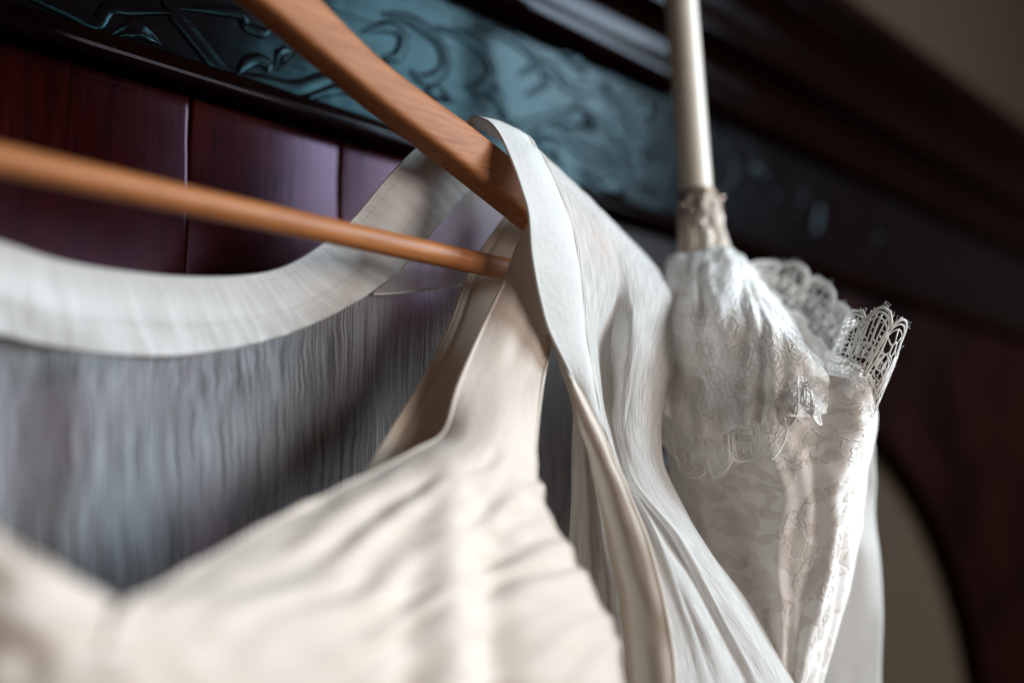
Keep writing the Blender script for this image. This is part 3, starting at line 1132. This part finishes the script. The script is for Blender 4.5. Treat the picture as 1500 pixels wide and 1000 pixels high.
for k_, (o_, r_) in enumerate([(-0.004, 0.0118), (0.000, 0.0126), (0.0035, 0.0120), (0.0075, 0.0132), (0.0115, 0.0128)]):
    cl.tube([p0 + ax_ * (o_ - 0.0016), p0 + ax_ * o_, p0 + ax_ * (o_ + 0.0016)], [r_ - 0.0007, r_, r_ - 0.0007], 24)
cl.build("collar", M['collar'], rn_o)
for px, py, t in [(1056, 290, .640), (1012, 306, .625), (1028, 300, .622), (1038, 312, .622), (1000, 300, .628), (1046, 300, .628)]:
    tp = MB()
    q0 = at(px, py, t)
    q1 = at(px + 4, py + 62, t - 0.005)
    tp.tube([q0, (q0 + q1) / 2, q1], 0.0007, 6)
    tp.sphere(q0, 0.0024 if px == 1056 else 0.0017)
    tp.build("rib_tip", M['bead'], parasol)

# canopy: closed, softly pleated, tapering down to the ferrule
lv = [
    [(978, 420, .590), (990, 525, .535), (1085, 565, .508), (1180, 560, .497), (1268, 545, .503), (1228, 520, .555), (1130, 460, .595), (1045, 405, .615)],
    [(980, 560, .590), (1005, 640, .540), (1100, 660, .510), (1190, 655, .498), (1268, 628, .508), (1270, 600, .555), (1180, 560, .600), (1060, 540, .615)],
    [(990, 690, .590), (1030, 740, .543), (1110, 760, .513), (1190, 755, .503), (1250, 725, .513), (1255, 700, .555), (1180, 700, .600), (1060, 700, .610)],
    [(1005, 830, .588), (1050, 860, .547), (1115, 880, .518), (1180, 875, .508), (1233, 850, .517), (1235, 840, .553), (1170, 840, .595), (1060, 840, .605)],
    [(1025, 1000, .585), (1062, 1010, .550), (1115, 1015, .523), (1162, 1010, .514), (1196, 1000, .523), (1200, 990, .550), (1150, 990, .588), (1065, 990, .598)],
    [(1050, 1180, .580), (1075, 1190, .556), (1110, 1195, .534), (1135, 1190, .528), (1152, 1180, .534), (1150, 1170, .552), (1120, 1170, .575), (1075, 1170, .585)],
    [(1085, 1480, .570), (1090, 1482, .566), (1096, 1484, .563), (1102, 1482, .563), (1105, 1480, .566), (1102, 1478, .570), (1096, 1477, .573), (1090, 1478, .573)],
]
C = np.array([[at(*p) for p in r_] for r_ in lv])
NL, NA = 130, 240
C = np.concatenate([C[:, -2:], C, C[:, :3]], axis=1)           # wrap for smooth closing
C = catmull(C, NL)
full = catmull(C.transpose(1, 0, 2), (C.shape[1] - 1) * 30 + 1).transpose(1, 0, 2)
P = full[:, 60:60 + 8 * 30]
NA = P.shape[1]
cen = P.mean(axis=1, keepdims=True)
rad = P - cen
rn_ = rad / (np.linalg.norm(rad, axis=2, keepdims=True) + 1e-9)
a, b = UVg(NL, NA)
n1 = smooth_noise((NL, NA), (7, 12), 71)
taper = np.clip(1 - a, 0.05, 1)
pl = (0.0040 * np.sin(b * 2 * np.pi * 7 + 2.0 * a + 1.2 * n1) + 0.0010 * np.sin(b * 2 * np.pi * 17 + 4 * n1)) * taper ** 0.6
pl += (0.0012 * smooth_noise((NL, NA), (26, 40), 72) + 0.0030 * smooth_noise((NL, NA), (9, 16), 73)) * taper
P = P + rn_ * pl[:, :, None]
girth = 0.42
uv = np.stack([b * girth, a * 0.62], -1).reshape(-1, 2)
can_o = mesh_obj("canopy", P.reshape(-1, 3), grid_faces(NL, NA, True), M['lace'], parasol, True, uv)
can_P = P

# farther gore hanging behind at the right
rows = []
for l, r_, t in [((1190, 590), (1262, 622), .585), ((1180, 650), (1279, 655), .585), ((1170, 750), (1284, 755), .590), ((1160, 850), (1292, 860), .592), ((1150, 960), (1290, 970), .596), ((1150, 1100), (1286, 1100), .600)]:
    rows.append([at(l[0] * (1 - s) + r_[0] * s, l[1] * (1 - s) + r_[1] * s, t + 0.010 * (1 - math.sin(math.pi * (0.15 + 0.6 * s)))) for s in (0, .25, .5, .75, 1)])
P = surface(rows, 70, 40)
a, b = UVg(70, 40)
d = 0.0018 * smooth_noise((70, 40), (5, 4), 75) + 0.0009 * smooth_noise((70, 40), (16, 6), 76)
g_P, g_o = cloth("canopy_gore", P, M['facing'], parasol, d, 0.0008)


# ------------------------------------------------------------------ lace flounces, knotted from thread
def sample(P, u, v):
    """bilinear sample of a surface grid; u down the rows 0..1, v across 0..1"""
    nu, nv = P.shape[:2]
    x = np.clip(np.asarray(u, float), 0, 1) * (nu - 1)
    y = np.clip(np.asarray(v, float), 0, 1) * (nv - 1)
    i = np.minimum(x.astype(int), nu - 2)
    j = np.minimum(y.astype(int), nv - 2)
    fx_, fy_ = (x - i)[:, None], (y - j)[:, None]
    return P[i, j] * (1 - fx_) * (1 - fy_) + P[i + 1, j] * fx_ * (1 - fy_) + P[i, j + 1] * (1 - fx_) * fy_ + P[i + 1, j + 1] * fx_ * fy_


def lace_flounce(name, P, nsc, seed, parent, thr=0.00030, depth=0.62, solid=0.40, fill_mat=None, net=9, extra=None):
    """u = 0 at the sewn edge, 1 at the scalloped edge.  nsc scallops across."""
    r = np.random.default_rng(seed)
    N_ = normals(P)
    mb = MB()

    def line(us, vs, rad, lift=0.0):
        us, vs = np.asarray(us), np.asarray(vs)
        p = sample(P, us, vs)
        nrm = sample(N_, us, vs)
        p = p + nrm * (lift + r.normal(0, 0.00006, (len(p), 1)))
        mb.braid(p, nrm, rad)

    def edge(v):                        # scalloped outline
        s = (v * nsc) % 1.0
        return 0.80 + 0.20 * np.sqrt(np.clip(1 - (2 * s - 1) ** 2, 0, 1))

    v = np.linspace(0, 1, 60 * int(math.ceil(nsc)))
    line(edge(v), v, thr * 2.6)
    line(edge(v) - 0.045, v, thr * 1.8)
    line(edge(v) - 0.10, v, thr * 1.2)
    # picots on the outline
    for q in np.linspace(0.004, 0.996, int(16 * nsc)):
        e = edge(np.array([q]))[0]
        line([e - 0.01, e + 0.025 + r.uniform(0, .03)], [q, q + r.normal(0, 0.003)], thr * 0.9)
    # loose fibres
    for q in range(int(9 * nsc)):
        v0 = r.uniform(0.02, 0.98)
        u0 = edge(np.array([v0]))[0]
        p0 = sample(P, np.array([u0]), np.array([v0]))[0]
        p1 = p0 + (sample(P, np.array([u0]), np.array([v0]))[0] - sample(P, np.array([u0 - 0.15]), np.array([v0]))[0]) * r.uniform(0.15, 0.5)
        mid_f = (p0 + p1) / 2 + r.normal(0, 0.0007, 3)
        mb.tube(catmull([p0, mid_f, p1 + r.normal(0, 0.0009, 3)], 7), 0.00007, 4)
    # per scallop: rosette, ladder bars, spider
    for k in range(int(math.ceil(nsc))):
        c = (k + 0.5) / nsc
        w_ = 0.5 / nsc
        if c > 1 + w_ * 0.4:
            continue
        th = np.linspace(0, 2 * np.pi, 25)
        if k % 3 != 1:
            # ladder: upright cords with rungs between
            cols = (-0.72, -0.30, 0.12, 0.50, 0.80)
            for q, cc in enumerate(cols):
                vq = min(max(c + cc * w_, 0), 1)
                ue = edge(np.array([vq]))[0] - 0.06
                us = np.linspace(0.58, ue, 6)
                line(us, np.clip(vq + 0.05 * w_ * np.sin(np.linspace(0, 4, 6) + k + q), 0, 1), thr * (1.9 if q % 2 == 0 else 1.2))
            for q in range(5):
                uq = 0.60 + 0.065 * q + r.normal(0, 0.008)
                for q2 in range(4):
                    if r.uniform() < 0.78:
                        va, vb = np.clip(c + cols[q2] * w_, 0, 1), np.clip(c + cols[q2 + 1] * w_, 0, 1)
                        line(uq + 0.012 * np.sin(np.linspace(0, 3, 5) + q), np.linspace(va, vb, 5), thr * r.uniform(0.8, 1.5))
        else:
            # open loops round an oval
            line(0.72 + 0.07 * np.sin(th), np.clip(c + 0.24 * w_ * np.cos(th), 0, 1), thr * 1.9, 0.0002)
            for q in range(7):
                an_ = 2 * np.pi * (q + 0.3) / 7
                us = np.array([0.72 + 0.07 * math.sin(an_), 0.72 + 0.12 * math.sin(an_ + 0.1), 0.72 + 0.20 * math.sin(an_)])
                vs = np.clip(np.array([c + 0.24 * w_ * math.cos(an_), c + 0.5 * w_ * math.cos(an_ + 0.1), c + 0.86 * w_ * math.cos(an_)]), 0, 1)
                us = np.minimum(us, edge(vs) - 0.03)
                line(us, vs, thr * r.uniform(1.0, 1.7))
        # bundled side cords of the scallop
        for sd in (-1, 1):
            us = np.linspace(solid, 0.80, 10)
            vs = np.clip(c + sd * w_ * (0.95 - 0.10 * np.sin(np.pi * np.linspace(0, 1, 10))), 0, 1)
            line(us, vs, thr * 2.2)
            us = np.linspace(solid, 0.62, 8)
            vs = np.clip(c + sd * w_ * (0.45 + 0.08 * np.sin(np.pi * np.linspace(0, 1, 8))), 0, 1)
            line(us, vs, thr * 1.7)
        # ladder bars
        for q, uu in enumerate(np.linspace(solid + 0.02, 0.62, 5)):
            vs = np.linspace(max(0, c - 0.95 * w_), min(1, c + 0.95 * w_), 12)
            line(uu + 0.012 * np.sin(np.linspace(0, 9, 12) + q), vs, thr * (1.5 if q % 2 == 0 else 0.9))
    # hexagonal net between solid part and scallops
    M1_ = int(net * nsc)
    M2_ = 7
    for i in range(M2_):
        for j in range(M1_):
            u0 = solid - 0.16 + (0.64 - solid + 0.16) * (i + 0.5 * 0) / M2_
            du = (0.64 - solid + 0.16) / M2_
            v0 = (j + (0.5 if i % 2 else 0)) / M1_
            dv = 1 / M1_
            jit = lambda: r.normal(0, 0.10)
            line([u0, u0 + du * 0.55], [v0 + jit() * dv, v0 + jit() * dv], thr * 0.7)
            line([u0 + du * 0.55, u0 + du], [v0 + jit() * 0.3 * dv, v0 + dv / 2], thr * 0.6)
            line([u0 + du * 0.55, u0 + du], [v0 + jit() * 0.3 * dv, v0 - dv / 2], thr * 0.6)
    o = mb.build(name, M['thread'], parent)
    # dense toile next to the sewn edge, with its own ragged front
    nu, nv = 26, P.shape[1]
    vs = np.linspace(0, 1, nv)
    lim = solid + 0.06 * np.sin(vs * nsc * 2 * np.pi - np.pi / 2) + 0.02 * np.sin(vs * 61)
    G = np.stack([sample(P, lim * q, vs) for q in np.linspace(0, 1, nu)])
    G = G + normals(G) * (0.0006 * smooth_noise((nu, nv), (5, 16), seed))[:, :, None]
    cloth("lace_ground", G, fill_mat or M['tulle'], o)
    # petals worked solid in the scallops
    pm = MB()
    for k in range(int(math.ceil(nsc))):
        c = (k + 0.5) / nsc
        w_ = 0.5 / nsc
        for sd in (-1, 0, 1):
            cc = c + sd * 0.62 * w_
            if cc < 0.02 or cc > 0.98:
                continue
            th = np.linspace(0, 2 * np.pi, 13)[:-1]
            uu = 0.52 + 0.06 * np.sin(th) + 0.02 * (sd == 0)
            vv_ = np.clip(cc + 0.16 * w_ * np.cos(th), 0, 1)
            p = sample(P, uu, vv_)
            q = p + sample(N_, uu, vv_) * 0.0004
            mid_ = q.mean(0, keepdims=True)
            pm.add(np.concatenate([q, mid_]), [(i, (i + 1) % 12, 12) for i in range(12)])
    pm.build("lace_petals", M['thread'], o)
    return o


def flounce_surface(base, mid_, tip, wave=0.002, waves=5, seed=1, nv=120):
    P = surface([[at(*p) for p in base], [at(*p) for p in mid_], [at(*p) for p in tip]], 40, nv)
    a, b = UVg(40, nv)
    d = wave * a * np.sin(b * waves * 2 * np.pi + seed) + 0.0007 * smooth_noise((40, nv), (4, 10), seed)
    return P + normals(P) * d[:, :, None]


# one wavy edging that runs from the far rim round to the crisp right tip
P = flounce_surface([(1060, 425, .604), (1110, 450, .594), (1155, 490, .578), (1190, 535, .550), (1205, 558, .515), (1230, 572, .497), (1255, 598, .498), (1258, 640, .503)],
                    [(1090, 398, .611), (1138, 414, .603), (1190, 450, .588), (1226, 502, .552), (1224, 512, .512), (1262, 518, .492), (1294, 548, .494), (1276, 612, .503)],
                    [(1108, 382, .616), (1160, 384, .609), (1214, 416, .593), (1252, 468, .552), (1243, 460, .505), (1292, 450, .488), (1328, 482, .490), (1290, 575, .503)], 0.0010, 5, 2, 220)
lace_flounce("lace_edging", P, 9.0, 81, parasol, thr=0.00027, solid=0.30, net=4)
# crumpled lace that falls over the rim in front
P = flounce_surface([(972, 520, .556), (1008, 556, .538), (1048, 580, .524), (1090, 584, .515), (1135, 575, .506), (1172, 566, .503), (1208, 566, .504)],
                    [(958, 596, .534), (994, 632, .516), (1042, 646, .503), (1092, 634, .496), (1138, 618, .489), (1172, 596, .486), (1205, 600, .490)],
                    [(964, 650, .532), (1002, 692, .515), (1046, 700, .501), (1096, 672, .493), (1142, 662, .487), (1176, 548, .480), (1206, 632, .488)], 0.0026, 4.5, 6, 200)
lace_flounce("lace_edging", P, 7.0, 83, parasol, thr=0.00022, solid=0.22, net=6)
# gathered tulle swelling up round the runner and spilling over the rim
rows = [[(964, 600, .522), (1030, 640, .501), (1090, 622, .491), (1150, 612, .483), (1212, 604, .486)],
        [(968, 530, .540), (1028, 560, .517), (1092, 566, .502), (1155, 566, .492), (1214, 570, .493)],
        [(968, 455, .550), (1022, 464, .524), (1090, 472, .509), (1154, 492, .500), (1212, 545, .503)],
        [(972, 408, .588), (1020, 396, .572), (1080, 396, .566), (1124, 432, .562), (1176, 500, .553)],
        [(982, 378, .612), (1030, 366, .608), (1078, 368, .602), (1114, 408, .596), (1160, 472, .584)],
        [(1005, 398, .628), (1035, 380, .628), (1075, 384, .625), (1108, 416, .614), (1150, 480, .600)]]
P = surface([[at(*p) for p in r_] for r_ in rows], 110, 150)
a, b = UVg(110, 150)
gath = 0.0009 * np.sin(b * 38 + 3 * smooth_noise((110, 150), (3, 6), 91)) * np.clip(1.2 - a, 0.3, 1)
d = gath + 0.0010 * smooth_noise((110, 150), (9, 11), 92) + 0.0006 * smooth_noise((110, 150), (18, 24), 95)
tul_P, tul_o = cloth("tulle_ruffle", P, M['tulle'], parasol, d)


def lace_net(name, P, m1, m2, thr, seed, parent, lift=0.0006):
    """open net with worked rings lying on a ruffled surface"""
    r = np.random.default_rng(seed)
    N_ = normals(P)
    if (N_.reshape(-1, 3) @ -FW).mean() < 0:
        N_ = -N_
    mb = MB()

    def line(us, vs, rad):
        us, vs = np.asarray(us), np.asarray(vs)
        nn_ = sample(N_, us, vs)
        mb.braid(sample(P, us, vs) + nn_ * (lift + r.normal(0, 0.0002)), nn_, rad)
    for i in range(m2):
        for j in range(m1):
            u0, du = i / m2, 1 / m2
            v0, dv = (j + (0.5 if i % 2 else 0)) / m1, 1 / m1
            k = lambda: r.normal(0, 0.16)
            line([u0, u0 + du * 0.55], [v0 + k() * dv, v0 + k() * dv], thr)
            line([u0 + du * 0.55, u0 + du], [v0 + k() * dv, v0 + dv / 2], thr * 0.8)
            line([u0 + du * 0.55, u0 + du], [v0 + k() * dv, v0 - dv / 2], thr * 0.8)
    th = np.linspace(0, 2 * np.pi, 19)
    for q in range(m1 * m2 // 5):
        cu, cv = r.uniform(0.08, 0.92), r.uniform(0.05, 0.95)
        s_ = r.uniform(0.5, 1.4)
        line(cu + s_ * 0.6 / m2 * np.sin(th), cv + s_ * 0.6 / m1 * np.cos(th), thr * 2.0)
        if s_ > 0.9:
            line(cu + s_ * 1.1 / m2 * np.sin(th), cv + s_ * 1.1 / m1 * np.cos(th) * (1 + 0.2 * np.sin(5 * th)), thr * 1.6)
    return mb.build(name, M['thread'], parent)


lace_net("lace_net", tul_P, 26, 34, 0.00012, 101, tul_o, 0.00025)

# corded flowers laid on the canopy
def worked_flowers():
    """fine cord that outlines the flowers and leaves of the canopy lace"""
    nrm = normals(can_P)
    r = np.random.default_rng(5)
    sgn_ = 1.0 if (nrm * rn_).sum(2).mean() > 0 else -1.0
    mb = MB()
    th = np.linspace(0, 2 * np.pi, 56)
    for k in range(40):
        cu, cv = r.uniform(0.02, 0.62), r.uniform(0.17, 0.50)
        size = r.uniform(0.6, 1.5)
        rr = 1 + 0.22 * np.sin(3 * th + r.uniform(0, 6)) + 0.16 * np.sin(5 * th + r.uniform(0, 6)) + 0.08 * np.sin(9 * th + r.uniform(0, 6))
        el = r.uniform(0.5, 1.0)
        tilt = r.uniform(0, 3.1)
        x, y = rr * np.cos(th), el * rr * np.sin(th)
        us = cu + 0.017 * size * (x * math.sin(tilt) + y * math.cos(tilt))
        vs = cv + 0.021 * size * (x * math.cos(tilt) - y * math.sin(tilt))
        n_ = 56 if r.uniform() < 0.5 else int(r.integers(26, 48))
        us, vs = us[:n_], vs[:n_]
        nn_ = sample(nrm, us, vs) * sgn_
        mb.braid(sample(can_P, us, vs) + nn_ * 0.0002, nn_, 0.00024, 0.5)
    mb.build("outline_cord", M['thread'], can_o)


worked_flowers()
